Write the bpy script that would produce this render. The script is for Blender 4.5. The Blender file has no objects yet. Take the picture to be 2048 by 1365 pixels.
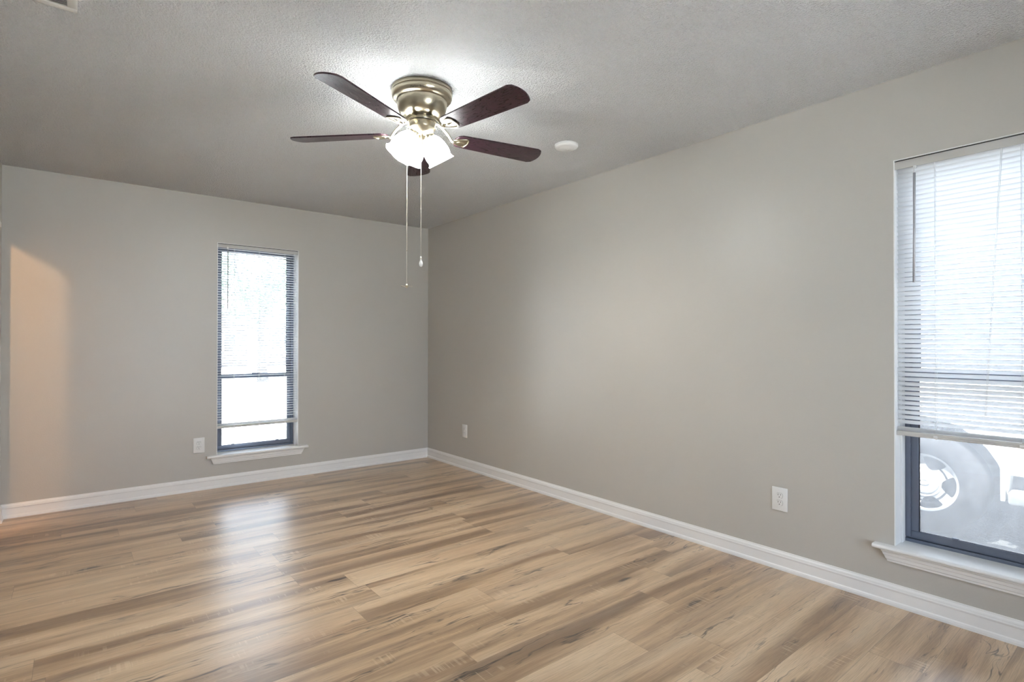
import bpy, bmesh, math, random
from mathutils import Vector, Matrix

# ------------------------------------------------------------------ camera, world, exposure
S = bpy.context.scene
C = S.collection
PI = math.pi
cos, sin, rad = math.cos, math.sin, math.radians

CAM = Vector((-2.97349, -5.13581, 1.20833))
YAW, PITCH, ROLL = 0.676957, 0.005204, 0.000921
fw = Vector((sin(YAW) * cos(PITCH), cos(YAW) * cos(PITCH), sin(PITCH)))
rt = Vector((cos(YAW), -sin(YAW), 0.0))
up = rt.cross(fw)
r2 = rt * cos(ROLL) + up * sin(ROLL)
u2 = up * cos(ROLL) - rt * sin(ROLL)
cd = bpy.data.cameras.new('camera')
cd.sensor_width = 36.0
cd.lens = 36.0 * 1096.36 / 2048.0
cd.clip_start = 0.02
cam = bpy.data.objects.new('camera', cd)
C.objects.link(cam)
m = Matrix.Identity(4)
for i in range(3):
    m[i][0], m[i][1], m[i][2], m[i][3] = r2[i], u2[i], -fw[i], CAM[i]
cam.matrix_world = m
S.camera = cam

S.view_settings.view_transform = 'Standard'
S.view_settings.look = 'None'
S.view_settings.gamma = 1.0
S.view_settings.use_curve_mapping = False
S.view_settings.exposure = 1.42
S.cycles.max_bounces = 10
S.cycles.diffuse_bounces = 7
S.cycles.glossy_bounces = 4
S.cycles.transparent_max_bounces = 16
S.cycles.caustics_reflective = False
S.cycles.caustics_refractive = False
S.cycles.sample_clamp_indirect = 6.0
S.cycles.use_denoising = True

SKY = 5.0            # bright hazy daylight outside
FAN_LAMP = 18.0      # frosted shades of the fan light
FAN_BULB = 560.0     # bulbs inside the shades
HALL_LAMP = 300.0     # warm globe in the hall beyond the doorway

W = bpy.data.worlds.new('daylight')
S.world = W
W.use_nodes = True
bgn = W.node_tree.nodes['Background']
bgn.inputs['Color'].default_value = (0.82, 0.94, 1.12, 1)
bgn.inputs['Strength'].default_value = SKY

sun = bpy.data.lights.new('sun', 'SUN')
sun.energy = 30.0
sun.angle = rad(.6)
sun.color = (1.0, .97, .92)
so = bpy.data.objects.new('sun', sun)
so.rotation_euler = Vector((.36, -.05, -1)).to_track_quat('-Z', 'Y').to_euler()   # high, over the roof from the hall side
C.objects.link(so)

H = 2.44             # ceiling height
XL = -3.351          # left wall plane
YB = -6.8            # back wall plane
T = 0.2              # outer wall thickness


def portal(name, loc, rot, sx, sy):
    l = bpy.data.lights.new(name, 'AREA')
    l.shape = 'RECTANGLE'
    l.size, l.size_y = sx, sy
    l.cycles.is_portal = True
    o = bpy.data.objects.new(name, l)
    o.location, o.rotation_euler = loc, rot
    C.objects.link(o)


portal('daylight_portal', (-1.687, T + .03, 1.167), (-PI / 2, 0, 0), .7, 1.8)
portal('daylight_portal', (T + .03, -4.72, 1.167), (0, PI / 2, 0), 1.8, .95)
portal('daylight_portal', (-1.65, YB - T - .03, 1.10), (PI / 2, 0, 0), 1.38, 2.24)


# ------------------------------------------------------------------ mesh helpers
class MB:
    def __init__(self):
        self.v, self.f, self.s = [], [], []

    def add(self, vs, fs, smooth=False):
        b = len(self.v)
        self.v += [Vector(p) for p in vs]
        self.f += [tuple(b + i for i in f) for f in fs]
        self.s += [smooth] * len(fs)

    def box(self, p, q, fm=None):
        x0, y0, z0 = p
        x1, y1, z1 = q
        vs = [(x0, y0, z0), (x1, y0, z0), (x1, y1, z0), (x0, y1, z0), (x0, y0, z1), (x1, y0, z1), (x1, y1, z1), (x0, y1, z1)]
        if fm:
            vs = [fm(*a) for a in vs]
        self.add(vs, [(0, 3, 2, 1), (4, 5, 6, 7), (0, 1, 5, 4), (1, 2, 6, 5), (2, 3, 7, 6), (3, 0, 4, 7)])

    def bbox(self, p, q, b, fm=None):
        """box with chamfered edges"""
        x0, y0, z0 = [min(a, c) for a, c in zip(p, q)]
        x1, y1, z1 = [max(a, c) for a, c in zip(p, q)]
        bm = bmesh.new()
        bmesh.ops.create_cube(bm, size=1)
        for v in bm.verts:
            v.co = Vector(((x0 + x1) / 2 + v.co.x * (x1 - x0), (y0 + y1) / 2 + v.co.y * (y1 - y0), (z0 + z1) / 2 + v.co.z * (z1 - z0)))
        bmesh.ops.bevel(bm, geom=bm.edges[:], offset=b, segments=2, profile=.5, affect='EDGES')
        bm.verts.index_update()
        vs = [tuple(v.co) for v in bm.verts]
        fs = [tuple(v.index for v in f.verts) for f in bm.faces]
        bm.free()
        if fm:
            vs = [fm(*a) for a in vs]
        self.add(vs, fs, True)

    def lathe(self, prof, org=(0, 0, 0), ax=(0, 0, 1), n=48, smooth=True, fr=None, cap=False):
        """prof: (radius, height along ax); fr(angle, i) scales the radius"""
        ax = Vector(ax).normalized()
        e = Vector((1, 0, 0)) if abs(ax.x) < .9 else Vector((0, 1, 0))
        a = (e - ax * e.dot(ax)).normalized()
        b = ax.cross(a)
        org = Vector(org)
        vs, fs = [], []
        for i, (r, h) in enumerate(prof):
            for k in range(n):
                t = 2 * PI * k / n
                rr = r * (fr(t, i) if fr else 1)
                vs.append(org + ax * h + (a * cos(t) + b * sin(t)) * rr)
        for i in range(len(prof) - 1):
            for k in range(n):
                k2 = (k + 1) % n
                fs.append((i * n + k, i * n + k2, (i + 1) * n + k2, (i + 1) * n + k))
        if cap:
            fs.append(tuple(range(n))[::-1])
            fs.append(tuple((len(prof) - 1) * n + k for k in range(n)))
        self.add(vs, fs, smooth)

    def tube(self, pts, r, n=10, closed=False, flat=None):
        """round tube along pts; r number or list; flat=(axis, factor) squashes"""
        pts = [Vector(p) for p in pts]
        N = len(pts)
        vs, fs = [], []
        prev = None
        for i, p in enumerate(pts):
            if closed:
                d = pts[(i + 1) % N] - pts[i - 1]
            else:
                d = pts[min(i + 1, N - 1)] - pts[max(i - 1, 0)]
            d.normalize()
            if prev is None:
                e = Vector((0, 0, 1)) if abs(d.z) < .9 else Vector((1, 0, 0))
                a = (e - d * e.dot(d)).normalized()
            else:
                a = (prev - d * prev.dot(d)).normalized()
            prev = a
            b = d.cross(a)
            rr = r[i] if isinstance(r, (list, tuple)) else r
            for k in range(n):
                t = 2 * PI * k / n
                vs.append(p + (a * cos(t) + b * sin(t)) * rr)
        for i in range(N if closed else N - 1):
            j = (i + 1) % N
            for k in range(n):
                k2 = (k + 1) % n
                fs.append((i * n + k, i * n + k2, j * n + k2, j * n + k))
        if not closed:
            fs.append(tuple(range(n))[::-1])
            fs.append(tuple((N - 1) * n + k for k in range(n)))
        self.add(vs, fs, True)

    def prism(self, poly, mapf, a, c, smooth=False):
        """2D polygon extruded from a to c; mapf(p, q, s) -> point"""
        n = len(poly)
        vs = [mapf(p, q, a) for p, q in poly] + [mapf(p, q, c) for p, q in poly]
        fs = [tuple(range(n))[::-1], tuple(n + i for i in range(n))]
        fs += [(i, (i + 1) % n, n + (i + 1) % n, n + i) for i in range(n)]
        self.add(vs, fs, smooth)

    def sphere(self, c, r, n=8, k=6, sc=(1, 1, 1)):
        c = Vector(c)
        vs = [c + Vector((0, 0, r * sc[2]))]
        for i in range(1, k):
            t = PI * i / k
            for j in range(n):
                p = 2 * PI * j / n
                vs.append(c + Vector((r * sc[0] * sin(t) * cos(p), r * sc[1] * sin(t) * sin(p), r * sc[2] * cos(t))))
        vs.append(c - Vector((0, 0, r * sc[2])))
        L = len(vs) - 1
        fs = [(0, 1 + j, 1 + (j + 1) % n) for j in range(n)]
        for i in range(k - 2):
            for j in range(n):
                a = 1 + i * n
                fs.append((a + j, a + n + j, a + n + (j + 1) % n, a + (j + 1) % n))
        a = 1 + (k - 2) * n
        fs += [(L, a + (j + 1) % n, a + j) for j in range(n)]
        self.add(vs, fs, True)


ORG = {}


def build(name, mb, mat, parent=None, uv=None, fixn=True):
    o0 = ORG.get(parent.name, Vector()) if parent else Vector()
    me = bpy.data.meshes.new(name)
    me.from_pydata([v - o0 for v in mb.v], [], mb.f)
    me.polygons.foreach_set('use_smooth', mb.s)
    if fixn:
        bm = bmesh.new()
        bm.from_mesh(me)
        bmesh.ops.recalc_face_normals(bm, faces=bm.faces[:])
        bm.to_mesh(me)
        bm.free()
    if uv:
        lay = me.uv_layers.new(name='UVMap')
        for lp in me.loops:
            lay.data[lp.index].uv = uv(me.vertices[lp.vertex_index].co + o0)
    me.materials.append(mat)
    o = bpy.data.objects.new(name, me)
    C.objects.link(o)
    if parent:
        o.parent = parent
    ORG[o.name] = o0
    return o


def sharp(o, deg=35):
    m = o.modifiers.new('edges', 'EDGE_SPLIT')
    m.split_angle = rad(deg)
    return o


def thing(name, loc, label, cat, group=None, kind=None):
    o = bpy.data.objects.new(name, None)
    o.empty_display_size = .1
    o.location = loc
    C.objects.link(o)
    ORG[o.name] = Vector(loc)
    tag(o, label, cat, group, kind)
    return o


def tag(o, label=None, cat=None, group=None, kind=None):
    if label: o['label'] = label
    if cat: o['category'] = cat
    if group: o['group'] = group
    if kind: o['kind'] = kind
    return o


# ------------------------------------------------------------------ material helpers
class NT:
    def __init__(self, name):
        self.m = bpy.data.materials.new(name)
        self.m.use_nodes = True
        self.t = self.m.node_tree
        self.b = self.t.nodes['Principled BSDF']
        self.out = self.t.nodes['Material Output']

    def n(self, typ, **kw):
        nd = self.t.nodes.new(typ)
        for k, v in kw.items():
            setattr(nd, k, v)
        return nd

    def link(self, a, b):
        self.t.links.new(a, b)

    def setp(self, **kw):
        for k, v in kw.items():
            self.b.inputs[k.replace('_', ' ')].default_value = v

    def math(self, op, a, b=None, c=None, clamp=False):
        nd = self.n('ShaderNodeMath', operation=op)
        nd.use_clamp = clamp
        for i, x in enumerate((a, b, c)):
            if x is None: continue
            if isinstance(x, (int, float)):
                nd.inputs[i].default_value = x
            else:
                self.link(x, nd.inputs[i])
        return nd.outputs[0]

    def comb(self, x, y, z):
        nd = self.n('ShaderNodeCombineXYZ')
        for i, a in enumerate((x, y, z)):
            if isinstance(a, (int, float)):
                nd.inputs[i].default_value = a
            else:
                self.link(a, nd.inputs[i])
        return nd.outputs[0]

    def noise(self, vec, scale, detail=3, rough=.5, dist=0.0):
        nd = self.n('ShaderNodeTexNoise')
        nd.inputs['Scale'].default_value = scale
        nd.inputs['Detail'].default_value = detail
        nd.inputs['Roughness'].default_value = rough
        nd.inputs['Distortion'].default_value = dist
        if vec is not None:
            self.link(vec, nd.inputs['Vector'])
        return nd.outputs['Fac']

    def ramp(self, fac, stops, interp='LINEAR'):
        nd = self.n('ShaderNodeValToRGB')
        nd.color_ramp.interpolation = interp
        el = nd.color_ramp.elements
        while len(el) < len(stops):
            el.new(.5)
        for e, (p, c) in zip(el, stops):
            e.position = p
            e.color = (*c, 1) if len(c) == 3 else c
        self.link(fac, nd.inputs['Fac'])
        return nd.outputs['Color']

    def mixc(self, fac, a, b, mode='MIX'):
        nd = self.n('ShaderNodeMix', data_type='RGBA', blend_type=mode)
        for key, x in (('Factor', fac), ('A', a), ('B', b)):
            i = {'Factor': 0, 'A': 6, 'B': 7}[key]
            if isinstance(x, (int, float)):
                nd.inputs[i].default_value = x
            elif isinstance(x, tuple):
                nd.inputs[i].default_value = (*x, 1) if len(x) == 3 else x
            else:
                self.link(x, nd.inputs[i])
        return nd.outputs[2]

    def bump(self, h, strength, dist):
        nd = self.n('ShaderNodeBump')
        nd.inputs['Strength'].default_value = strength
        nd.inputs['Distance'].default_value = dist
        self.link(h, nd.inputs['Height'])
        self.link(nd.outputs['Normal'], self.b.inputs['Normal'])

    def obj(self):
        return self.n('ShaderNodeTexCoord').outputs['Object']


def plain(name, col, rough=.5, metal=0.0, bump=None, **kw):
    t = NT(name)
    t.setp(Base_Color=(*col, 1), Roughness=rough, Metallic=metal)
    for k, v in kw.items():
        t.b.inputs[k.replace('_', ' ')].default_value = v
    nz = t.noise(t.obj(), 35, 3)
    t.link(t.math('ADD', t.math('MULTIPLY', nz, .12), rough - .06), t.b.inputs['Roughness'])
    if bump:
        t.bump(t.noise(t.obj(), bump[0], 3), bump[1], bump[2])
    return t.m


# wall paint: satin greige over light orange-peel
def wall_mat():
    t = NT('greige_wall_paint')
    o = t.obj()
    t.setp(Roughness=.37)
    t.b.inputs['Specular IOR Level'].default_value = .5
    big = t.noise(o, 1.3, 2)
    t.link(t.mixc(big, (.505, .488, .454), (.525, .505, .470)), t.b.inputs['Base Color'])
    h = t.math('ADD', t.noise(o, 120, 3), t.math('MULTIPLY', t.noise(o, 9, 2), .6))
    t.bump(h, .10, .004)
    return t.m


def ceiling_mat():
    t = NT('popcorn_ceiling')
    o = t.obj()
    t.setp(Base_Color=(.90, .905, .91, 1), Roughness=.95)
    t.b.inputs['Specular IOR Level'].default_value = .1
    n1 = t.noise(o, 105, 3, .6)
    lump = t.math('MULTIPLY', t.math('SUBTRACT', n1, .40, clamp=True), 4.0, clamp=True)
    n2 = t.noise(o, 62, 2, .5)
    gap = t.math('MULTIPLY', t.math('SUBTRACT', t.noise(o, 150, 2, .5), .56, clamp=True), 6.0, clamp=True)
    h = t.math('ADD', t.math('MULTIPLY', lump, .5), t.math('MULTIPLY', n2, .35))
    h = t.math('SUBTRACT', h, t.math('MULTIPLY', gap, .8))
    t.bump(h, 1.0, .016)
    return t.m


def floor_mat():
    t = NT('wood_plank_floor')
    sep = t.n('ShaderNodeSeparateXYZ')
    t.link(t.obj(), sep.inputs[0])
    x, y = sep.outputs[0], sep.outputs[1]
    PW, PL = .18, 1.22
    yy = t.math('DIVIDE', t.math('ADD', y, 2.71 + 100 * PW), PW)
    row = t.math('FLOOR', yy)
    fy = t.math('FRACT', yy)
    wn = t.n('ShaderNodeTexWhiteNoise', noise_dimensions='1D')
    t.link(row, wn.inputs['W'])
    xx = t.math('ADD', t.math('DIVIDE', x, PL), t.math('MULTIPLY', wn.outputs['Value'], 7.31))
    col = t.math('FLOOR', xx)
    fx = t.math('FRACT', xx)
    wn2 = t.n('ShaderNodeTexWhiteNoise', noise_dimensions='2D')
    t.link(t.comb(row, col, 0), wn2.inputs['Vector'])
    pid = wn2.outputs['Value']
    pidc = t.n('ShaderNodeSeparateColor')
    t.link(wn2.outputs['Color'], pidc.inputs[0])
    off = t.math('MULTIPLY', pid, 37.0)
    off2 = t.math('MULTIPLY', pidc.outputs[1], 53.0)

    def st(ax, ay, z=None, wob=0.0, wsc=2.0):
        yv = y
        if wob:
            w = t.noise(t.comb(t.math('ADD', t.math('MULTIPLY', x, wsc), off), t.math('MULTIPLY', y, 2.0), off2), 1.0, 2)
            yv = t.math('ADD', y, t.math('MULTIPLY', t.math('SUBTRACT', w, .5), wob))
        return t.comb(t.math('ADD', t.math('MULTIPLY', x, ax), off), t.math('ADD', t.math('MULTIPLY', yv, ay), off2), 0.0 if z is None else z)
    # broad sapwood / heartwood bands running along the plank
    band = t.noise(st(.42, 7.5, wob=.14, wsc=1.2), 1.0, 2, .5)
    mid = t.noise(st(1.1, 34.0, wob=.05), 1.0, 4, .62, .3)
    f = t.math('ADD', t.math('MULTIPLY', band, .80), t.math('MULTIPLY', mid, .26))
    f = t.math('ADD', f, t.math('MULTIPLY', t.math('SUBTRACT', pid, .5), .05))
    c = t.ramp(f, [(.34, (.210, .131, .077)), (.44, (.318, .205, .118)), (.495, (.432, .289, .171)), (.535, (.548, .384, .236)), (.66, (.665, .496, .327))])
    # reddish and greyish drifts
    dr = t.noise(st(1.1, 6.0), 1.0, 2)
    c = t.mixc(t.math('MULTIPLY', t.math('SUBTRACT', dr, .52, clamp=True), 1.6, clamp=True), c, (.42, .235, .125))
    dg = t.noise(st(.8, 9.0, z=9.0), 1.0, 2)
    c = t.mixc(t.math('MULTIPLY', t.math('SUBTRACT', dg, .53, clamp=True), 2.2, clamp=True), c, (.27, .205, .155))
    # fine fibre
    fib = t.noise(st(9.0, 330.0), 1.0, 3, .6)
    c = t.mixc(.70, c, t.ramp(fib, [(.25, (.50, .47, .45)), (.55, (1, 1, 1)), (.8, (1.12, 1.12, 1.12))]), 'MULTIPLY')
    # dark lines that wander along the edges of the heartwood, broken up
    n1 = t.noise(st(.9, 10.0, z=3.0, wob=.06, wsc=6.0), 1.0, 4, .55)
    brk = t.math('MULTIPLY', t.math('SUBTRACT', t.noise(st(2.0, 4.0, z=5.0), 1.0, 3, .6), .47, clamp=True), 7.0, clamp=True)
    wd = t.math('SUBTRACT', 150.0, t.math('MULTIPLY', brk, 85.0))
    line = t.math('SUBTRACT', 1.0, t.math('MULTIPLY', t.math('ABSOLUTE', t.math('SUBTRACT', n1, .5)), wd), clamp=True)
    c = t.mixc(t.math('MULTIPLY', t.math('MULTIPLY', line, brk), .95), c, (.035, .024, .020))
    # short dark flecks
    fl = t.math('MULTIPLY', t.math('SUBTRACT', t.noise(st(6.0, 85.0, z=7.0, wob=.02, wsc=9.0), 1.0, 3, .6), .60, clamp=True), 9.0, clamp=True)
    fm = t.math('MULTIPLY', t.math('SUBTRACT', t.noise(st(2.0, 9.0, z=11.0), 1.0, 2), .50, clamp=True), 7.0, clamp=True)
    c = t.mixc(t.math('MULTIPLY', t.math('MULTIPLY', fl, fm), .8), c, (.075, .048, .036))
    # knots
    vk = t.n('ShaderNodeTexVoronoi')
    vk.inputs['Scale'].default_value = 1.0
    t.link(st(1.35, 4.6, wob=.03, wsc=12.0), vk.inputs['Vector'])
    kd = t.math('ADD', vk.outputs['Distance'], t.math('MULTIPLY', t.math('SUBTRACT', mid, .5), .24))
    halo = t.math('MULTIPLY', t.math('SUBTRACT', .24, kd, clamp=True), 4.2, clamp=True)
    core = t.math('MULTIPLY', t.math('SUBTRACT', .065, kd, clamp=True), 30.0, clamp=True)
    c = t.mixc(t.math('MULTIPLY', halo, .70), c, (.195, .115, .062))
    c = t.mixc(t.math('MULTIPLY', core, .9), c, (.040, .026, .020))
    # pale cross-grain saw marks
    sw = t.math('GREATER_THAN', t.noise(st(75.0, 2.0, z=13.0), 1.0, 2), .56)
    sm = t.math('MULTIPLY', t.math('SUBTRACT', t.noise(st(3.0, 10.0, z=17.0), 1.0, 2), .58, clamp=True), 8.0, clamp=True)
    c = t.mixc(t.math('MULTIPLY', t.math('MULTIPLY', sw, sm), .35), c, (.76, .61, .44))
    # micro-bevel joints
    jy = t.math('LESS_THAN', t.math('ABSOLUTE', t.math('SUBTRACT', fy, .5)), .4945)
    jx = t.math('LESS_THAN', t.math('ABSOLUTE', t.math('SUBTRACT', fx, .5)), .4992)
    joint = t.math('MULTIPLY', jy, jx)
    c = t.mixc(t.math('MULTIPLY', t.math('SUBTRACT', 1.0, joint), .45), c, (.10, .065, .04))
    t.link(c, t.b.inputs['Base Color'])
    t.link(t.math('ADD', t.math('MULTIPLY', fib, .10), .28), t.b.inputs['Roughness'])
    t.b.inputs['Specular IOR Level'].default_value = .8
    t.b.inputs['Coat Weight'].default_value = .45
    t.b.inputs['Coat Roughness'].default_value = .30
    h = t.math('ADD', t.math('MULTIPLY', fib, .5), t.math('MULTIPLY', joint, .6))
    t.bump(h, .12, .002)
    return t.m


def blade_mat():
    t = NT('mahogany_blade')
    uv = t.n('ShaderNodeTexCoord').outputs['UV']
    sep = t.n('ShaderNodeSeparateXYZ')
    t.link(uv, sep.inputs[0])
    u, v = sep.outputs[0], sep.outputs[1]
    n1 = t.noise(t.comb(t.math('MULTIPLY', u, 5.0), t.math('MULTIPLY', v, 26.0), 0), 1.0, 3, .5, .6)
    rings = t.math('FRACT', t.math('MULTIPLY', n1, 9.0))
    pores = t.noise(t.comb(t.math('MULTIPLY', u, 40.0), t.math('MULTIPLY', v, 600.0), 0), 1.0, 2)
    f = t.math('ADD', t.math('MULTIPLY', rings, .36), t.math('MULTIPLY', pores, .62))
    c = t.ramp(f, [(.2, (.012, .007, .011)), (.5, (.034, .014, .021)), (.85, (.062, .022, .028))])
    t.link(c, t.b.inputs['Base Color'])
    t.setp(Roughness=.30)
    t.link(t.math('ADD', t.math('MULTIPLY', f, .10), .24), t.b.inputs['Roughness'])
    t.bump(f, .06, .001)
    return t.m


def emit(name, col, s):
    t = NT(name)
    t.setp(Base_Color=(.9, .9, .88, 1), Roughness=.35)
    t.b.inputs['Emission Color'].default_value = (*col, 1)
    t.b.inputs['Emission Strength'].default_value = s
    return t.m


def slat_mat(name, tr):
    t = NT(name)
    d = t.n('ShaderNodeBsdfDiffuse')
    d.inputs['Color'].default_value = (.88, .88, .88, 1)
    tl = t.n('ShaderNodeBsdfTranslucent')
    tl.inputs['Color'].default_value = (.86, .88, .90, 1)
    g = t.n('ShaderNodeBsdfGlossy')
    g.inputs['Roughness'].default_value = .35
    mx = t.n('ShaderNodeMixShader')
    mx.inputs[0].default_value = tr
    t.link(d.outputs[0], mx.inputs[1])
    t.link(tl.outputs[0], mx.inputs[2])
    m2 = t.n('ShaderNodeMixShader')
    m2.inputs[0].default_value = .05
    t.link(mx.outputs[0], m2.inputs[1])
    t.link(g.outputs[0], m2.inputs[2])
    t.link(m2.outputs[0], t.out.inputs['Surface'])
    return t.m


def glass_mat(name, haze, tint=.95):
    """window glass with a film of dust that catches the daylight"""
    t = NT(name)
    tr = t.n('ShaderNodeBsdfTransparent')
    tr.inputs['Color'].default_value = (tint, tint * 1.02, tint * 1.03, 1)
    tl = t.n('ShaderNodeBsdfTranslucent')
    tl.inputs['Color'].default_value = (.93, .95, .98, 1)
    o = t.obj()
    mp = t.n('ShaderNodeMapping')
    mp.inputs['Scale'].default_value = (1, 1, .45)
    t.link(o, mp.inputs['Vector'])
    n1 = t.noise(mp.outputs[0], 42, 5, .65)
    n2 = t.noise(o, 160, 2)
    f = t.math('ADD', t.math('MULTIPLY', n1, .75), t.math('MULTIPLY', n2, .25))
    f = t.math('MULTIPLY', t.math('ADD', f, .5), haze, clamp=True)
    mx = t.n('ShaderNodeMixShader')
    t.link(f, mx.inputs[0])
    t.link(tr.outputs[0], mx.inputs[1])
    t.link(tl.outputs[0], mx.inputs[2])
    g = t.n('ShaderNodeBsdfGlossy')
    g.inputs['Roughness'].default_value = .02
    fr = t.n('ShaderNodeFresnel')
    fr.inputs['IOR'].default_value = 1.45
    m2 = t.n('ShaderNodeMixShader')
    t.link(fr.outputs[0], m2.inputs[0])
    t.link(mx.outputs[0], m2.inputs[1])
    t.link(g.outputs[0], m2.inputs[2])
    t.link(m2.outputs[0], t.out.inputs['Surface'])
    return t.m


def leaf_mat(name, a, b):
    t = NT(name)
    n1 = t.noise(t.obj(), 6, 2)
    c = t.mixc(n1, a, b)
    d = t.n('ShaderNodeBsdfDiffuse')
    tl = t.n('ShaderNodeBsdfTranslucent')
    t.link(c, d.inputs['Color'])
    t.link(c, tl.inputs['Color'])
    mx = t.n('ShaderNodeMixShader')
    mx.inputs[0].default_value = .45
    t.link(d.outputs[0], mx.inputs[1])
    t.link(tl.outputs[0], mx.inputs[2])
    t.link(mx.outputs[0], t.out.inputs['Surface'])
    return t.m


def ground_mat():
    t = NT('mottled_concrete')
    o = t.obj()
    f = t.math('ADD', t.math('MULTIPLY', t.noise(o, 2.2, 5, .65), .6), t.math('MULTIPLY', t.noise(o, 22, 4, .7), .4))
    t.link(t.ramp(f, [(.32, (.50, .50, .48)), (.5, (.62, .62, .60)), (.66, (.72, .72, .70))]), t.b.inputs['Base Color'])
    t.setp(Roughness=.9)
    t.bump(f, .3, .01)
    return t.m


def brass_mat():
    t = NT('antique_brass')
    o = t.obj()
    t.setp(Metallic=1.0, Roughness=.30)
    n1 = t.noise(o, 5, 2)
    t.link(t.mixc(n1, (.40, .355, .265), (.48, .43, .325)), t.b.inputs['Base Color'])
    mp = t.n('ShaderNodeMapping')
    mp.inputs['Scale'].default_value = (1, 1, 90)
    t.link(o, mp.inputs['Vector'])
    t.link(t.math('ADD', t.math('MULTIPLY', t.noise(mp.outputs[0], 8, 2), .12), .24), t.b.inputs['Roughness'])
    return t.m


M = dict(
    wall=wall_mat(), ceil=ceiling_mat(), floor=floor_mat(), blade=blade_mat(), brass=brass_mat(),
    trim=plain('white_semigloss_trim', (.85, .85, .845), .35, 0, (40, .05, .002)),
    plate=plain('white_plastic', (.80, .80, .79), .35),
    slot=plain('dark_slot', (.02, .02, .02), .6),
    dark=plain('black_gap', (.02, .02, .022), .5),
    alum=plain('bronze_aluminium', (.155, .180, .240), .38, .35, (300, .15, .001)),
    gasket=plain('black_gasket', (.02, .02, .025), .6),
    rail=plain('blind_rail_grey', (.56, .55, .53), .45),
    cord=plain('white_cord', (.85, .85, .85), .7),
    wand=plain('clear_grey_wand', (.42, .42, .45), .2, 0),
    slat_open=slat_mat('white_slat', .40),
    slat_shut=slat_mat('white_translucent_slat', .52),
    glass=glass_mat('dusty_glass', .125, .56), glass_clear=glass_mat('window_glass', .060, .70), glass_fill=glass_mat('fill_window_glass', .04, .95),
    lamp=emit('lit_frosted_glass', (.96, 1.0, 1.0), FAN_LAMP),
    hall=emit('warm_globe', (1.0, .56, .24), HALL_LAMP),
    bulbglass=plain('clear_bulb_glass', (.85, .85, .83), .12),
    chain=plain('pale_bead_chain', (.80, .76, .66), .3, .6),
    vent=plain('cream_painted_metal', (.66, .65, .62), .45),
    vent_back=plain('grey_duct_metal', (.26, .255, .245), .6),
    ink=plain('black_print', (.03, .028, .025), .5),
    ground=ground_mat(), asphalt=plain('worn_asphalt', (.045, .048, .047), .9, 0, (40, .4, .01)),
    bulb=emit('lit_bulb', (1.0, .955, .89), FAN_BULB),
    bark=plain('bark', (.045, .04, .037), .9, 0, (25, .6, .03)),
    leaf=leaf_mat('leaves', (.052, .095, .042), (.082, .128, .064)),
    shrub=leaf_mat('shrub_leaves', (.10, .22, .08), (.22, .34, .14)),
    brick=plain('pale_brick', (.10, .085, .078), .85, 0, (20, .3, .01)),
    roof=plain('shingle_roof', (.05, .05, .05), .9, 0, (30, .4, .02)),
    white_paint=plain('car_white_paint', (.82, .82, .80), .25),
    alloy=plain('alloy_wheel', (.80, .80, .80), .32, .25),
    rubber=plain('tyre_rubber', (.018, .018, .020), .95, 0, (60, .2, .004)),
    carglass=plain('tinted_glass', (.03, .035, .04), .08),
    under=plain('dark_underbody', (.02, .02, .022), .8),
)


# ------------------------------------------------------------------ room shell
def fm1(u, d, z):          # far wall: u to the viewer's right, d outward
    return (u, d, z)


def fm2(u, d, z):          # long wall: u to the viewer's right (towards -y)
    return (d, -u, z)


W1 = (-2.021, -1.353, .262, 2.060)        # u0, u1, z0, z1
W2 = (4.263, 5.170, .262, 2.062)


def wall_open(name, fm, ua, ub, z0, z1, op, th=T, mat=None):
    a, b, c, d = op
    mb = MB()
    mb.box((ua, 0, z0), (a, th, z1), fm)
    mb.box((b, 0, z0), (ub, th, z1), fm)
    if d < z1: mb.box((a, 0, d), (b, th, z1), fm)
    if c > z0: mb.box((a, 0, z0), (b, th, c), fm)
    o = build(name, mb, mat or M['wall'])
    return tag(o, kind='structure')


wall_open('wall_far', fm1, -5.2, T, 0, H, W1)
wall_open('wall_right', fm2, 0, -YB + T, 0, H, W2)
fmb = lambda u, d, z: (-u, YB - d, z)     # back wall
W3 = (.98, 2.32, 0.0, 2.20)
wall_open('wall_back', fmb, -T, 5.2, 0, H, W3)
fml = lambda u, d, z: (XL - d, u, z)      # left wall, u towards +y
DOOR = (-.80, -.128, 0.0, 1.987)
wall_open('wall_left', fml, YB, 0, 0, H, DOOR, .099)

mb = MB(); mb.box((-5.2, YB - T, -.12), (T, T, 0)); tag(build('floor', mb, M['floor']), kind='structure')
mb = MB(); mb.box((-5.2, YB - T, H), (T, T, H + .12)); tag(build('ceiling', mb, M['ceil']), kind='structure')
# hall beyond the doorway
mb = MB(); mb.box((-4.75, -3.2, 0), (-4.65, 0, H)); tag(build('wall_hall', mb, M['wall']), kind='structure')
mb = MB(); mb.box((-4.65, -3.3, 0), (XL - .099, -3.2, H)); tag(build('wall_hall_end', mb, M['wall']), kind='structure')

BB = [(0, 0), (.0185, 0), (.0185, .010), (.0165, .018), (.012, .023), (.0110, .066), (.0125, .069), (.0135, .074), (.0115, .080), (.0115, .083), (.0095, .088), (.006, .093), (.0045, .099), (0, .099)]


def baseboard(name, fm, a, b, ma=0, mb_=0):
    """ma / mb_: mitre at the ends (+1 shortens with depth)"""
    m_ = MB()
    n = len(BB)
    vs = [fm(a + ma * d, -d, z) for d, z in BB] + [fm(b - mb_ * d, -d, z) for d, z in BB]
    fs = [tuple(range(n)), tuple(n + i for i in range(n))[::-1]] + [(i, (i + 1) % n, n + (i + 1) % n, n + i) for i in range(n)]
    m_.add(vs, fs)
    return tag(build(name, m_, M['trim']), kind='structure')


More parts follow.
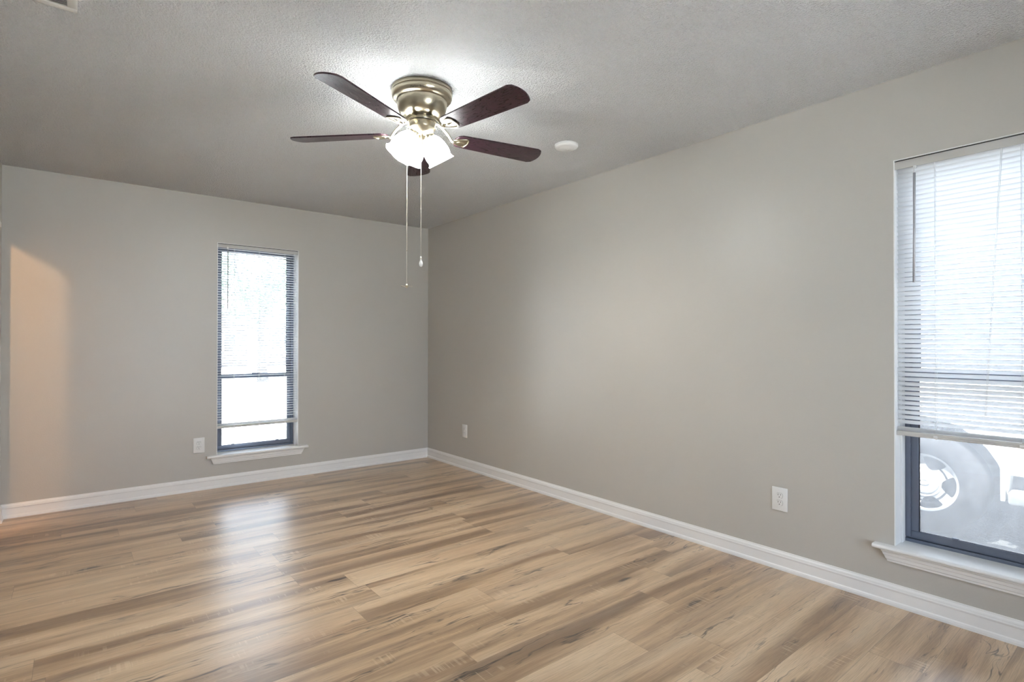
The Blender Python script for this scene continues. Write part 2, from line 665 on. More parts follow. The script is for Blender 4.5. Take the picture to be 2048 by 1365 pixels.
baseboard('baseboard_far', fm1, XL, 0, 1, 1)
baseboard('baseboard_right', fm2, 0, -YB, 1, 1)
baseboard('baseboard_left', fml, DOOR[1], 0, 0, 1)
baseboard('baseboard_left_near', fml, YB, DOOR[0] - .06, 1, 0)
# plain door lining of the hall doorway
m_ = MB()
for a in (DOOR[0],):
    s = -1
    m_.box((a, -.008, 0), (a + s * .028, 0, DOOR[3] + .03), fml)
m_.box((DOOR[0] - .028, -.008, DOOR[3]), (DOOR[1], 0, DOOR[3] + .03), fml)
tag(build('trim_1', m_, M['trim']), kind='structure')


# ------------------------------------------------------------------ windows
def window(name, fm, op, zmeet, glass):
    u0, u1, z0, z1 = op
    ZS = .275                                   # top of the stool
    root = thing(name, fm((u0 + u1) / 2, .1, z0), None, None, kind='structure')
    # white jamb lining
    m_ = MB()
    j = .004
    m_.box((u0, .0005, ZS), (u0 + j, .19, z1), fm)
    m_.box((u1 - j, .0005, ZS), (u1, .19, z1), fm)
    m_.box((u0 + j, .0005, z1 - j), (u1 - j, .19, z1), fm)
    # stop bead in front of the metal frame
    m_.bbox((u0 + j, .075, ZS), (u0 + j + .007, .118, z1 - j), .002, fm)
    m_.bbox((u1 - j - .007, .075, ZS), (u1 - j, .118, z1 - j), .002, fm)
    build('jamb_lining', m_, M['trim'], root)
    # metal frame
    D0, D1 = .12, .178
    f = .022
    a, b = u0 + j + .004, u1 - j - .004
    zt = z1 - j
    m_ = MB()
    m_.bbox((a, D0, ZS + .0243), (a + f, D1, zt - f - .0003), .0015, fm)
    m_.bbox((b - f, D0, ZS + .0243), (b, D1, zt - f - .0003), .0015, fm)
    m_.bbox((a, D0, zt - f), (b, D1, zt), .0025, fm)
    m_.bbox((a, D0, ZS - .005), (b, D1, ZS + .014), .0025, fm)
    m_.bbox((a, D0 + .012, ZS + .0143), (b, D1, ZS + .024), .002, fm)
    build('window_frame', m_, M['alum'], root)

    def sash(nm, za, zb, d0, d1, lat):
        w = .034
        mm = MB()
        aa, bb_ = a + f - .004, b - f + .004
        mm.bbox((aa, d0, za + w + .0023), (aa + w, d1, zb - w - .0003), .0015, fm)
        mm.bbox((bb_ - w, d0, za + w + .0023), (bb_, d1, zb - w - .0003), .0015, fm)
        mm.bbox((aa, d0, za), (bb_, d1, za + w + .002), .003, fm)
        mm.bbox((aa, d0, zb - w), (bb_, d1, zb), .003, fm)
        if lat:                                  # sash lock and lift tabs
            mm.bbox(((u0 + u1) / 2 - .03, d0 - .012, zb - .002), ((u0 + u1) / 2 + .03, d1 - .004, zb + .012), .004, fm)
            for q in (.2, .8):
                uu = aa + (bb_ - aa) * q
                mm.bbox((uu - .012, d0 - .004, za + w), (uu + .012, d0 + .012, za + w + .009), .002, fm)
        s = build(nm, mm, M['alum'], root)
        mm = MB()
        mm.box((aa + w - .004, (d0 + d1) / 2, za + w - .004), (bb_ - w + .004, (d0 + d1) / 2 + .004, zb - w + .004), fm)
        build('glass', mm, glass, s)
        mm = MB()
        e = .0035
        for p, q in (((aa + w, za + w), (aa + w + e, zb - w)), ((bb_ - w - e, za + w), (bb_ - w, zb - w)), ((aa + w, za + w), (bb_ - w, za + w + e))):
            mm.box((p[0], (d0 + d1) / 2 - .005, p[1]), (q[0], (d0 + d1) / 2 - .001, q[1]), fm)
        build('gasket', mm, M['gasket'], s)
    sash('lower_sash', ZS + .016, zmeet + .018, D0 + .008, D0 + .032, True)
    sash('upper_sash', zmeet - .018, zt - f + .006, D0 + .032, D1 - .004, False)
    # stool with rounded nose and ears
    m_ = MB()
    st = [(.12, ZS - .02), (.12, ZS), (-.036, ZS), (-.041, ZS - .002), (-.0445, ZS - .006), (-.0455, ZS - .010), (-.0445, ZS - .014), (-.041, ZS - .018), (-.036, ZS - .020)]
    m_.prism([(d, z) for d, z in st], lambda d, z, s: fm(s, d, z), u0, u1)
    ear = [(-.0005, ZS - .02), (-.0005, ZS)] + st[2:]
    m_.prism(ear, lambda d, z, s: fm(s, d, z), u0 - .078, u0)
    m_.prism(ear, lambda d, z, s: fm(s, d, z), u1, u1 + .078)
    build('window_stool', m_, M['trim'], root)
    # apron moulding with slanted returns
    m_ = MB()
    ap = [(0, ZS - .020), (.030, ZS - .020), (.0295, ZS - .027), (.024, ZS - .031), (.0225, ZS - .044), (.019, ZS - .047), (.0165, ZS - .062), (.011, ZS - .066), (.0105, ZS - .075), (0, ZS - .075)]
    n = len(ap)
    ext = lambda z: .020 + (z - ZS + .02) * .42 + .028
    vs = [fm(u0 - ext(z), -d, z) for d, z in ap] + [fm(u1 + ext(z), -d, z) for d, z in ap]
    m_.add(vs, [tuple(range(n)), tuple(n + i for i in range(n))[::-1]] + [(i, (i + 1) % n, n + (i + 1) % n, n + i) for i in range(n)])
    build('window_apron', m_, M['trim'], root)
    return root


window('window_1', fm1, W1, .921, M['glass_clear'])
window('window_2', fm2, W2, 1.06, M['glass'])
# unseen glazed opening added behind the camera to let in fill daylight
root = thing('added_fill_window', (-1.65, YB - .1, 0), None, None, kind='structure')
m_ = MB()
for a, b in ((W3[0], W3[0] + .06), (W3[1] - .06, W3[1]), ((W3[0] + W3[1]) / 2 - .035, (W3[0] + W3[1]) / 2 + .035)):
    m_.bbox((a, .06, .001), (b, .14, W3[3]), .004, fmb)
m_.bbox((W3[0], .06, .001), (W3[1], .14, .07), .004, fmb)
m_.bbox((W3[0], .06, W3[3] - .06), (W3[1], .14, W3[3]), .004, fmb)
build('window_frame', m_, M['trim'], root)
m_ = MB(); m_.box((W3[0] + .05, .098, .06), (W3[1] - .05, .102, W3[3] - .05), fmb)
build('glass', m_, M['glass_fill'], root)


# ------------------------------------------------------------------ mini blinds
def blind(fm, op, dc, zbot, pitch, tilt, slatmat, ladders, wand, label, stack, cord_end=None, nhead=.038):
    u0, u1, z0, z1 = op
    a, b = u0 + .006, u1 - .006
    root = thing('window_blind', fm((u0 + u1) / 2, dc, zbot), label, 'blind', 'mini blinds')
    zt = z1 - .009
    m_ = MB()
    m_.bbox((a - .002, dc - .026, zt - nhead), (b + .002, dc - .0235, zt), .0008, fm)      # front lip
    m_.bbox((a, dc - .0235, zt - nhead + .010), (b, dc + .015, zt - nhead + .0125), .0008, fm)
    m_.bbox((a, dc + .0125, zt - nhead + .010), (b, dc + .015, zt), .0008, fm)
    build('headrail', m_, M['rail'], root)
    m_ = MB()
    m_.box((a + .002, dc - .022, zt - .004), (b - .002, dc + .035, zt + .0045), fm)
    build('headrail_shadow_gap', m_, M['dark'], root).name = 'shadow_gap_strip'  # black strip stands in for the shadow above the headrail
    # slats
    SW = .025
    top = zt - nhead - .006
    nsl = int((top - zbot - .022 - stack * .0042) / pitch)
    m_ = MB()
    K = 5

    def slat(zc, tl, dx=0):
        vs, fs = [], []
        prof = []
        for k in range(K):
            s = (k / (K - 1) - .5)
            w = s * SW
            cr = .0046 * (1 - 4 * s * s)
            # inner edge up when tl > 0
            prof.append((dc + w * cos(tl) + cr * sin(tl), zc - w * sin(tl) + cr * cos(tl)))
        for d, z in prof: vs.append(fm(a + .001 + dx, d, z))
        for d, z in prof: vs.append(fm(b - .001 + dx, d, z))
        for k in range(K - 1): fs.append((k, k + 1, K + k + 1, K + k))
        m_.add(vs, fs, True)
    rnd = random.Random(5)
    for i in range(nsl):
        slat(top - i * pitch, rad(tilt + rnd.uniform(-1.2, 1.2)), rnd.uniform(-.0008, .0008))
    zb = zbot + .020
    for i in range(stack):
        slat(zb + .003 + i * .0042, rad(2), rnd.uniform(-.0012, .0012))
    build('slats', m_, slatmat, root, fixn=False)
    # bottom rail with end caps and cord plugs
    m_ = MB()
    br = [(dc - .0125, zbot), (dc + .0125, zbot), (dc + .0135, zbot + .006), (dc + .0125, zbot + .020), (dc - .0125, zbot + .020), (dc - .0140, zbot + .013), (dc - .0132, zbot + .0095), (dc - .0140, zbot + .006)]
    m_.prism(br, lambda d, z, s: fm(s, d, z), a, b)
    rl = build('bottom_rail', m_, M['rail'], root)
    for u in ladders:
        m_ = MB()
        m_.bbox((u - .008, dc - .0148, zbot + .0020), (u + .008, dc - .004, zbot + .0140), .002, fm)
        m_.bbox((u - .005, dc - .006, zbot - .003), (u + .005, dc + .004, zbot + .001), .0015, fm)
        build('cord_plug', m_, M['plate'], rl)
    for u in ladders:
        m_ = MB()
        for d in (dc - .0145, dc + .0145):
            m_.tube([fm(u, d, zt - nhead + .012), fm(u, d, zb)], .0007, 5)
        i = 0
        while i < nsl:
            zc = top - i * pitch - .003
            hw = .0145
            m_.tube([fm(u + .001, dc - hw, zc + hw * sin(rad(tilt)) * .9), fm(u + .001, dc + hw, zc - hw * sin(rad(tilt)) * .9)], .0005, 4)
            i += 1
        build('ladder_cord', m_, M['cord'], root)
    if cord_end:
        m_ = MB()
        for q in (0, .004):
            m_.tube([fm(cord_end[0] + q, dc - .018, zt - nhead + .005), fm((cord_end[0] + cord_end[1]) / 2 + q, dc - .0205, (zt + cord_end[2]) / 2), fm(cord_end[1] + q, dc - .019, cord_end[2])], .0008, 5)
        build('lift_cord', m_, M['cord'], root)
    # tilt wand on a hook
    uw, zw0, zw1, r = wand
    m_ = MB()
    m_.tube([fm(uw, dc - .034, zw0), fm(uw + .0005, dc - .036, (zw0 + zw1) / 2), fm(uw - .001, dc - .038, zw1)], r, 8)
    wd = build('tilt_wand', m_, M['wand'], root)
    m_ = MB()
    m_.tube([fm(uw, dc - .024, zw0 + .028), fm(uw, dc - .034, zw0 + .026), fm(uw, dc - .035, zw0 + .012), fm(uw, dc - .034, zw0 - .002)], .0014, 6)
    m_.bbox((uw - .006, dc - .030, zw0 + .020), (uw + .006, dc - .022, zw0 + .036), .002, fm)
    build('wand_hook', m_, M['plate'], wd)
    return root


blind(fm1, W1, .030, .490, .0217, 4, M['slat_open'], (-1.884, -1.683, -1.466), (-1.942, 1.995, 1.500, .0035),
      'narrow white mini blind with open slats on the far wall window', 4, None, .030)
blind(fm2, W2, .030, .787, .0219, 49, M['slat_shut'], (4.415, 4.700, 5.02), (4.345, 1.985, 1.489, .0052),
      'wide white mini blind tilted shut on the long wall window', 4, (4.640, 4.585, .90), .036)


# ------------------------------------------------------------------ outlets
def outlet(fm, uc, zc, label):
    root = thing('wall_outlet', fm(uc, 0, zc), label, 'outlet', 'duplex wall outlets')
    m_ = MB()
    m_.bbox((uc - .0415, -.0062, zc - .0625), (uc + .0415, -.0002, zc + .0625), .0028, fm)
    build('cover_plate', m_, M['plate'], root)
    for s in (.0195, -.0195):
        m_ = MB()
        pts = []
        for k in range(32):
            t = 2 * PI * k / 32
            pts.append((.0172 * cos(t), max(-.0135, min(.0135, .0172 * sin(t)))))
        m_.prism(pts, lambda p, q, e: fm(uc + p, e, zc + s + q), -.0085, -.005)
        rc = build('receptacle', m_, M['plate'], root)
        m_ = MB()
        # dark outline groove around the receptacle
        ring = [(uc + p * 1.045, zc + s + q * 1.05) for p, q in pts]
        m_.prism([(p, q) for p, q in ring], lambda p, q, e: fm(p, e, q), -.00645, -.0055)
        build('groove', m_, M['slot'], rc)
        m_ = MB()
        m_.box((uc - .0075, -.0088, zc + s + .0005), (uc - .0052, -.0080, zc + s + .0095), fm)
        m_.box((uc + .0052, -.0088, zc + s + .0015), (uc + .0075, -.0080, zc + s + .0090), fm)
        hp = [(.0026 * cos(k * PI / 8), max(-.0022, .0026 * sin(k * PI / 8))) for k in range(16)]
        m_.prism(hp, lambda p, q, e: fm(uc + p, e, zc + s - .0072 + q), -.0088, -.0080)
        build('contact_slots', m_, M['slot'], rc)
    m_ = MB()
    sc = [(.0030 * cos(k * PI / 8), .0030 * sin(k * PI / 8)) for k in range(16)]
    m_.prism(sc, lambda p, q, e: fm(uc + p, e, zc + q), -.0072, -.0055)
    build('cover_screw', m_, M['plate'], root)
    return root


outlet(fm1, -2.153, .370, 'white duplex outlet on the far wall beside the narrow window')
outlet(fm2, .710, .364, 'white duplex outlet low on the long wall close to the room corner')
outlet(fm2, 3.738, .375, 'white duplex outlet low on the long wall beside the wide window')


# ------------------------------------------------------------------ smoke detector and ceiling register
sd = thing('smoke_detector', (-.594, -2.71, H), 'white round smoke detector on the ceiling beyond the fan', 'smoke detector')
m_ = MB(); m_.lathe([(.0, H - .001), (.074, H - .001), (.075, H - .008), (.072, H - .010)], (-.594, -2.71, 0), n=64)
build('mounting_base', m_, M['plate'], sd)
m_ = MB(); m_.lathe([(.071, H - .009), (.0715, H - .012), (.069, H - .018), (.062, H - .022), (.050, H - .0245), (.046, H - .0242), (.044, H - .0255), (.0, H - .027)], (-.594, -2.71, 0), n=64)
build('detector_cover', m_, M['plate'], sd)
m_ = MB(); m_.lathe([(.006, H - .0255), (.006, H - .0272), (0, H - .0275)], (-.572, -2.70, 0), n=16)
build('test_button', m_, M['plate'], sd)

vx0, vx1, vy0, vy1 = -3.275, -2.961, -2.715, -2.543
vt = thing('ceiling_vent', ((vx0 + vx1) / 2, (vy0 + vy1) / 2, H), 'cream louvered air vent on the ceiling near the door wall', 'vent')
m_ = MB()
bw = .030
for p, q in (((vx0, vy0), (vx1, vy0 + bw)), ((vx0, vy1 - bw), (vx1, vy1)), ((vx0, vy0 + bw + .0002), (vx0 + bw, vy1 - bw - .0002)), ((vx1 - bw, vy0 + bw + .0002), (vx1, vy1 - bw - .0002))):
    m_.bbox((p[0], p[1], H - .008), (q[0], q[1], H - .0005), .002)
build('vent_frame', m_, M['vent'], vt)
m_ = MB(); m_.box((vx0 + .02, vy0 + .02, H - .002), (vx1 - .02, vy1 - .02, H - .0008))
build('duct_opening', m_, M['vent_back'], vt)
m_ = MB()
yv = vy0 + bw + .004
while yv < vy1 - bw - .004:
    zb_, zt_ = H - .0082, H - .0022
    m_.add([(vx0 + bw, yv, zb_), (vx1 - bw, yv, zb_), (vx1 - bw, yv + .0075, zt_), (vx0 + bw, yv + .0075, zt_),
            (vx0 + bw, yv + .0008, zb_), (vx1 - bw, yv + .0008, zb_), (vx1 - bw, yv + .0083, zt_), (vx0 + bw, yv + .0083, zt_)],
           [(0, 1, 2, 3), (4, 7, 6, 5), (3, 2, 6, 7), (0, 4, 5, 1)])
    yv += .0096
build('louvers', m_, M['vent'], vt)

# ------------------------------------------------------------------ ceiling fan
FX, FY = -1.650, -2.790
fan = thing('ceiling_fan', (FX, FY, H), 'brass flush mount ceiling fan with five dark wood blades and lit shades', 'ceiling fan')
fo = (FX, FY, 0)
RIGHT = Vector((.7793, -.6266, 0))
TOCAM = Vector((-.6266, -.7793, 0))
m_ = MB()
m_.lathe([(.10, H), (.1455, H), (.1465, 2.436), (.1465, 2.4235), (.1435, 2.4215), (.1445, 2.418), (.1455, 2.412), (.1450, 2.405), (.1425, 2.398), (.1380, 2.392), (.1330, 2.3885), (.1290, 2.3870), (.1265, 2.3855), (.1235, 2.3845), (.1215, 2.382)], fo, n=96)
cn = sharp(build('canopy', m_, M['brass'], fan), 40)
m_ = MB()
m_.lathe([(.120, 2.386), (.1205, 2.376), (.1195, 2.362), (.1165, 2.346), (.1105, 2.332), (.101, 2.320), (.088, 2.3115), (.072, 2.3065), (.061, 2.3050), (.061, 2.302), (.03, 2.302)], fo, n=96)
sharp(build('motor_housing', m_, M['brass'], fan), 50)
m_ = MB()
m_.lathe([(.03, 2.304), (.0575, 2.304), (.0575, 2.298), (.066, 2.2975), (.067, 2.296), (.067, 2.2845), (.066, 2.283), (.058, 2.2825), (.058, 2.279), (.03, 2.279)], fo, n=64)
sharp(build('flywheel', m_, M['brass'], fan), 40)
m_ = MB(); m_.lathe([(.0583, 2.3035), (.0595, 2.3035), (.0595, 2.2985), (.0583, 2.2985)], fo, n=64)
m_.lathe([(.0585, 2.2822), (.0600, 2.2822), (.0600, 2.2794), (.0585, 2.2794)], fo, n=64)
build('gap_ring', m_, M['dark'], fan)
m_ = MB()
m_.lathe([(.03, 2.2795), (.0630, 2.2795), (.0645, 2.278), (.0645, 2.2525), (.0630, 2.2500), (.0560, 2.2440), (.0500, 2.2330), (.0360, 2.2255), (.0220, 2.2220), (.0145, 2.2180), (.0135, 2.205), (.0150, 2.202), (.0150, 2.196), (.0118, 2.193), (.0112, 2.180), (.0090, 2.177), (.0, 2.1765)], fo, n=64)
sw = sharp(build('switch_housing', m_, M['brass'], fan), 45)
m_ = MB()
sp = Vector((FX, FY, 2.266)) + TOCAM * .0645 - RIGHT * .004
m_.sphere(sp, .0022, 8, 6)
build('set_screw', m_, M['ink'], sw)
m_ = MB(); m_.lathe([(.0075, 2.178), (.0085, 2.172), (.0080, 2.163), (.0045, 2.160), (0, 2.1595)], fo, n=24)
build('finial', m_, M['plate'], sw)

# lettering printed round the canopy
cu = bpy.data.curves.new('print_source', 'FONT')
cu.body = 'Harbor Breeze'
cu.size = .0135
cu.align_x = 'CENTER'
cu.space_character = 1.0
tmp = bpy.data.objects.new('print_source', cu)
C.objects.link(tmp)
dg = bpy.context.evaluated_depsgraph_get()
tm = tmp.evaluated_get(dg).to_mesh()
vs0 = [v.co.copy() for v in tm.vertices]
fs0 = [tuple(p.vertices) for p in tm.polygons]
tmp.evaluated_get(dg).to_mesh_clear()
bpy.data.objects.remove(tmp)
bpy.data.curves.remove(cu)
phi0 = math.atan2(TOCAM.y, TOCAM.x) + rad(3.5)
tilt_ = Vector((.1450 - .1380, 2.405 - 2.392)).normalized()
m_ = MB()
vs = []
for v in vs0:
    rr = .1392 + tilt_.x * v.y + .0012
    zz = 2.3930 + tilt_.y * v.y - .0004
    ph = phi0 + v.x / .143
    vs.append((FX + rr * cos(ph), FY + rr * sin(ph), zz))
m_.add(vs, fs0)
build('lettering', m_, M['ink'], cn, fixn=False)

# blades
PIT = rad(-11)
ZB = 2.228
for k in range(5):
    an = rad(134.3 + 72 * k)
    er = Vector((cos(an), sin(an), 0))
    et = Vector((-sin(an), cos(an), 0)) * cos(PIT) + Vector((0, 0, sin(PIT)))
    en = er.cross(et)
    o0 = Vector((FX, FY, ZB))
    P = lambda r, t, h=0.0: o0 + er * r + et * t + en * h
    # outline
    R0, R1, h0, h1 = .168, .640, .052, .0675
    pts = []
    for i in range(13):                      # rounded root
        t = PI / 2 + PI * i / 12
        pts.append((R0 + .040 + .040 * cos(t) * 1.0, h0 * sin(t)))
    side = [(R0 + .12, -.0555), (R0 + .25, -.0605), (R1 - .03, -h1 + .001)]
    pts += side
    n = 14                                   # bowed tip with small corner radii
    tip = []
    for i in range(n + 1):
        s = -1 + 2 * i / n
        tip.append((R1 + .024 * (1 - s * s) - (.012 * max(0, abs(s) - .86) / .14), h1 * s * (1 - .02 * max(0, abs(s) - .86) / .14)))
    pts += [(R1 - .014, -h1)] + tip + [(R1 - .014, h1)]
    pts += [(r, -t) for r, t in side[::-1]]
    m_ = MB()
    th = .0028
    nn = len(pts)
    vs = [P(r, t, -th) for r, t in pts] + [P(r, t, th) for r, t in pts]
    # thin chamfer round the underside
    vs += [P(r - (.0012 if r > .4 else -.0012), t * .982, -th - .0008) for r, t in pts]
    fs = [tuple(nn + i for i in range(nn)), tuple(2 * nn + i for i in range(nn))[::-1]]
    fs += [(i, (i + 1) % nn, nn + (i + 1) % nn, nn + i) for i in range(nn)]
    fs += [(2 * nn + i, 2 * nn + (i + 1) % nn, (i + 1) % nn, i) for i in range(nn)]
    m_.add(vs, fs)

    def uvf(co, er=er, et=et, o0=o0, k=k):
        q = co - o0
        return (q.dot(er) + k * 1.7, q.dot(et) + k * .37)
    bl = build('blade', m_, M['blade'], fan, uv=uvf)
    # bracket: curved arm and a shield-shaped holder under the blade root
    m_ = MB()
    hb = -th - .0035
    e0 = Vector((-sin(an), cos(an), 0))
    a0 = Vector((FX, FY, 0)) + er * .062 + Vector((0, 0, 2.2905))
    path = [a0, Vector((FX, FY, 2.2895)) + er * .078, Vector((FX, FY, 2.281)) + er * .098, Vector((FX, FY, 2.264)) + er * .118, Vector((FX, FY, 2.245)) + er * .138, P(.158, 0, hb - .003), P(.178, 0, hb)]
    dense = []
    for i in range(len(path) - 1):
        p0, p1, p2, p3 = path[max(i - 1, 0)], path[i], path[i + 1], path[min(i + 2, len(path) - 1)]
        for j in range(5):
            s = j / 5
            dense.append(.5 * ((2 * p1) + (p2 - p0) * s + (2 * p0 - 5 * p1 + 4 * p2 - p3) * s * s + (3 * p1 - p0 - 3 * p2 + p3) * s ** 3))
    dense.append(path[-1])
    m_.tube(dense, [.0085 - .0025 * i / len(dense) for i in range(len(dense))], 10)
    off = e0 * .010
    m_.tube([p + off * (1 - i / len(dense) * .6) for i, p in enumerate(dense)], .0045, 8)
    m_.tube([p - off * (1 - i / len(dense) * .6) for i, p in enumerate(dense)], .0045, 8)
    sh = []
    for r, t in ((.160, 0), (.166, .011), (.180, .021), (.200, .029), (.220, .034), (.229, .035), (.234, .031), (.239, .017), (.241, 0)):
        sh.append((r, t))
    sh = sh + [(r, -t) for r, t in sh[-2:0:-1]]
    m_.tube([P(r, t, hb) for r, t in sh], .0036, 8, closed=True)
    ns = len(sh)
    m_.add([P(r, t, -th - .0012) for r, t in sh] + [P(r, t, -th - .0032) for r, t in sh], [tuple(range(ns)), tuple(ns + i for i in range(ns))[::-1]])
    m_.tube([P(.165, 0, hb), P(.200, 0, hb - .0005), P(.222, 0, hb + .001)], [.006, .0045, .0025], 8)
    br = build('blade_bracket', m_, M['brass'], bl)

# light kit: bell shades on curved brass fitters
VIEW = -TOCAM
for q, (deg, tau, r0) in enumerate(((-51, 33.5, .031), (50, 33.5, .034), (-104, 36, .034))):
    hd = VIEW * cos(rad(deg)) + RIGHT * sin(rad(deg))
    ax = hd * sin(rad(tau)) - Vector((0, 0, cos(rad(tau))))
    nk = Vector((FX, FY, 2.2300)) + hd * r0
    m_ = MB()
    m_.lathe([(.012, -.028), (.020, -.024), (.0265, -.012), (.0285, .002), (.0290, .012), (.0265, .013), (.022, .006)], nk, ax, n=40)
    ft = build('shade_fitter', m_, M['brass'], fan)
    m_ = MB()
    prof = [(.0235, .006), (.0265, .010), (.0340, .017), (.0440, .029), (.0520, .043), (.0575, .060), (.0610, .076), (.0630, .089), (.0635, .100), (.0620, .109), (.0600, .116), (.0605, .123), (.0640, .131), (.0695, .139)]
    sc = lambda t, i: 1 + (.045 * max(0, i - 10) / 3) * cos(6 * t)
    m_.lathe(prof, nk, ax, n=72, fr=sc)
    m_.lathe([(r - .003, h) for r, h in prof[::-1]], nk, ax, n=72, fr=lambda t, i: 1 + (.045 * max(0, 3 - i) / 3) * cos(6 * t))
    ls = build('lamp_shade', m_, M['lamp'], fan)
    m_ = MB()
    m_.lathe([(.010, .010), (.013, .020), (.021, .034), (.027, .052), (.025, .068), (.015, .079), (.0, .083)], nk, ax, n=28)
    build('bulb', m_, M['bulb'], ls)


def bead_chain(x, y, z0, z1, parent, name):
    m_ = MB()
    m_.tube([(x, y, z0), (x, y, z1)], .0006, 5)
    z = z0
    while z > z1:
        m_.sphere((x, y, z), .0016, 6, 4)
        z -= .0046
    return build(name, m_, M['chain'], parent)


p = Vector((FX, FY, 0)) - RIGHT * .0730
ch = bead_chain(p.x, p.y, 2.262, 1.492, fan, 'pull_chain')
m_ = MB()
m_.tube([Vector((FX, FY, 2.264)) - RIGHT * .062, Vector((FX, FY, 2.264)) - RIGHT * .0735], .003, 8)
build('switch_stub', m_, M['brass'], ch)
m_ = MB(); m_.sphere((p.x, p.y, 1.660), .0028, 8, 6)
build('chain_coupling', m_, M['brass'], ch)
m_ = MB()                                   # little four-armed fan ornament
m_.lathe([(0, 1.500), (.003, 1.498), (.006, 1.494), (.0085, 1.489), (.0085, 1.486), (.0045, 1.483), (.002, 1.479), (0, 1.478)], (p.x, p.y, 0), n=20)
for k in range(4):
    a = rad(20 + 90 * k) + math.atan2(RIGHT.y, RIGHT.x)
    e, g = Vector((cos(a), sin(a), 0)), Vector((-sin(a), cos(a), .25))
    o1 = Vector((p.x, p.y, 1.4875))
    ou = [(.006, -.002), (.013, -.005), (.026, -.0055), (.0275, 0), (.026, .0055), (.013, .005), (.006, .002)]
    n = len(ou)
    m_.add([o1 + e * r + g * t + Vector((0, 0, .0007)) for r, t in ou] + [o1 + e * r + g * t - Vector((0, 0, .0007)) for r, t in ou],
           [tuple(range(n)), tuple(n + i for i in range(n))[::-1]] + [(i, (i + 1) % n, n + (i + 1) % n, n + i) for i in range(n)])
tag(build('fan_ornament', m_, M['brass'], ch), label='tiny metal fan ornament')
p = Vector((FX, FY, 0)) + TOCAM * .030 + RIGHT * .0005
ch = bead_chain(p.x, p.y, 2.226, 1.625, fan, 'pull_chain')
m_ = MB()
m_.lathe([(0, 1.626), (.0045, 1.625), (.0048, 1.6135), (.0042, 1.613)], (p.x, p.y, 0), n=20)
build('ferrule', m_, M['chain'], ch)
m_ = MB()
m_.lathe([(.0038, 1.6135), (.0045, 1.608), (.0075, 1.600), (.0092, 1.593), (.0090, 1.587), (.0068, 1.581), (.0035, 1.578), (0, 1.577)], (p.x, p.y, 0), n=28)
tag(build('bulb_ornament', m_, M['bulbglass'], ch), label='small clear bulb shaped ornament')

# ------------------------------------------------------------------ hall lamp (out of frame, throws the warm patch by the doorway)
hl = thing('hall_ceiling_light', (-3.901, -1.6, H), 'warm glowing globe light on the hall ceiling beyond the doorway', 'lamp')
m_ = MB(); m_.lathe([(0, H - .001), (.06, H - .001), (.058, H - .02), (.02, H - .035), (.012, H - .12)], (-3.901, -1.6, 0), n=32)
build('lamp_base', m_, M['brass'], hl)
m_ = MB(); m_.sphere((-3.901, -1.6, 2.278), .045, 24, 14)
build('globe', m_, M['hall'], hl)

# ------------------------------------------------------------------ outside
GZ = -.172
m_ = MB(); m_.box((-40, -40, GZ - .1), (40, 70, GZ))
tag(build('exterior_ground', m_, M['ground']), kind='structure')

m_ = MB(); m_.box((T + .02, -12, GZ - .05), (7.5, .15, GZ + .004))
tag(build('exterior_driveway', m_, M['asphalt']), kind='structure')

m_ = MB(); m_.box((T + .001, YB - T, H + .10), (T + .78, T, H + .20))  # unseen overhang added to shade the driveway from the sun
tag(build('added_shade_eave', m_, M['trim']), kind='structure')

# parked pickup seen under the wide blind
wy, wz, wx = -3.887, .197, 1.905
car = thing('pickup_truck', (2.7, -5.3, GZ), 'white pickup truck parked outside the wide window', 'truck')


def arch(cy, r0, n=14):
    return [(cy + r0 * cos(PI * i / n), wz + r0 * sin(PI * i / n) * 1.06) for i in range(n + 1)]


y2 = wy - 3.35
zl = .335
prof = [(-7.95, .46), (-7.95, .98)]
prof += [(-7.90, 1.02), (-6.35, 1.04), (-6.30, 1.06), (-6.15, 1.58), (-6.0, 1.66), (-5.1, 1.67), (-4.85, 1.60), (-4.35, 1.08), (-3.30, .98), (-3.05, .90), (-2.99, .72), (-2.97, .42), (-3.10, zl)]
prof += [(wy + .47, zl)] + arch(wy, .46) + [(wy - .47, zl)]
prof += [(y2 + .47, zl)] + arch(y2, .46) + [(y2 - .47, zl)]
m_ = MB()
# sides are slightly tumbled: two skins joined over the top
n = len(prof)


def cx(z, s):
    inset = .02 + max(0, z - .95) * .20 + max(0, .5 - z) * .10
    return (wx - .03 + inset) if s == 0 else (wx - .03 + 1.86 - inset)


def strip_body(mm, pr):
    vs = [(cx(z, 0), y, z) for y, z in pr] + [(cx(z, 1), y, z) for y, z in pr]
    N = len(pr)
    fs = [tuple(range(N)), tuple(N + i for i in range(N))[::-1]] + [(i, (i + 1) % N, N + (i + 1) % N, N + i) for i in range(N)]
    mm.add(vs, fs)


strip_body(m_, prof)
body = build('body', m_, M['white_paint'], car)
for pts in ([(-6.02, 1.14), (-5.93, 1.52), (-5.42, 1.53), (-5.42, 1.13)], [(-5.34, 1.13), (-5.34, 1.53), (-5.08, 1.53), (-4.88, 1.44), (-4.62, 1.12)]):
    nn = len(pts)
    for s in (0, 1):
        d = -.004 if s == 0 else .004
        m_ = MB()
        m_.add([(cx(z, s) + d, y, z) for y, z in pts] + [(cx(z, s) - d, y, z) for y, z in pts], [tuple(range(nn)), tuple(nn + i for i in range(nn))[::-1]] + [(i, (i + 1) % nn, nn + (i + 1) % nn, nn + i) for i in range(nn)])
        build('side_window', m_, M['carglass'], body)
m_ = MB()
m_.tube([(cx(.98, 0) - .006, -5.30, .97), (cx(.98, 0) - .030, -5.36, .97), (cx(.98, 0) - .030, -5.48, .97), (cx(.98, 0) - .006, -5.54, .97)], .010, 8)
build('door_handle', m_, M['plate'], body)
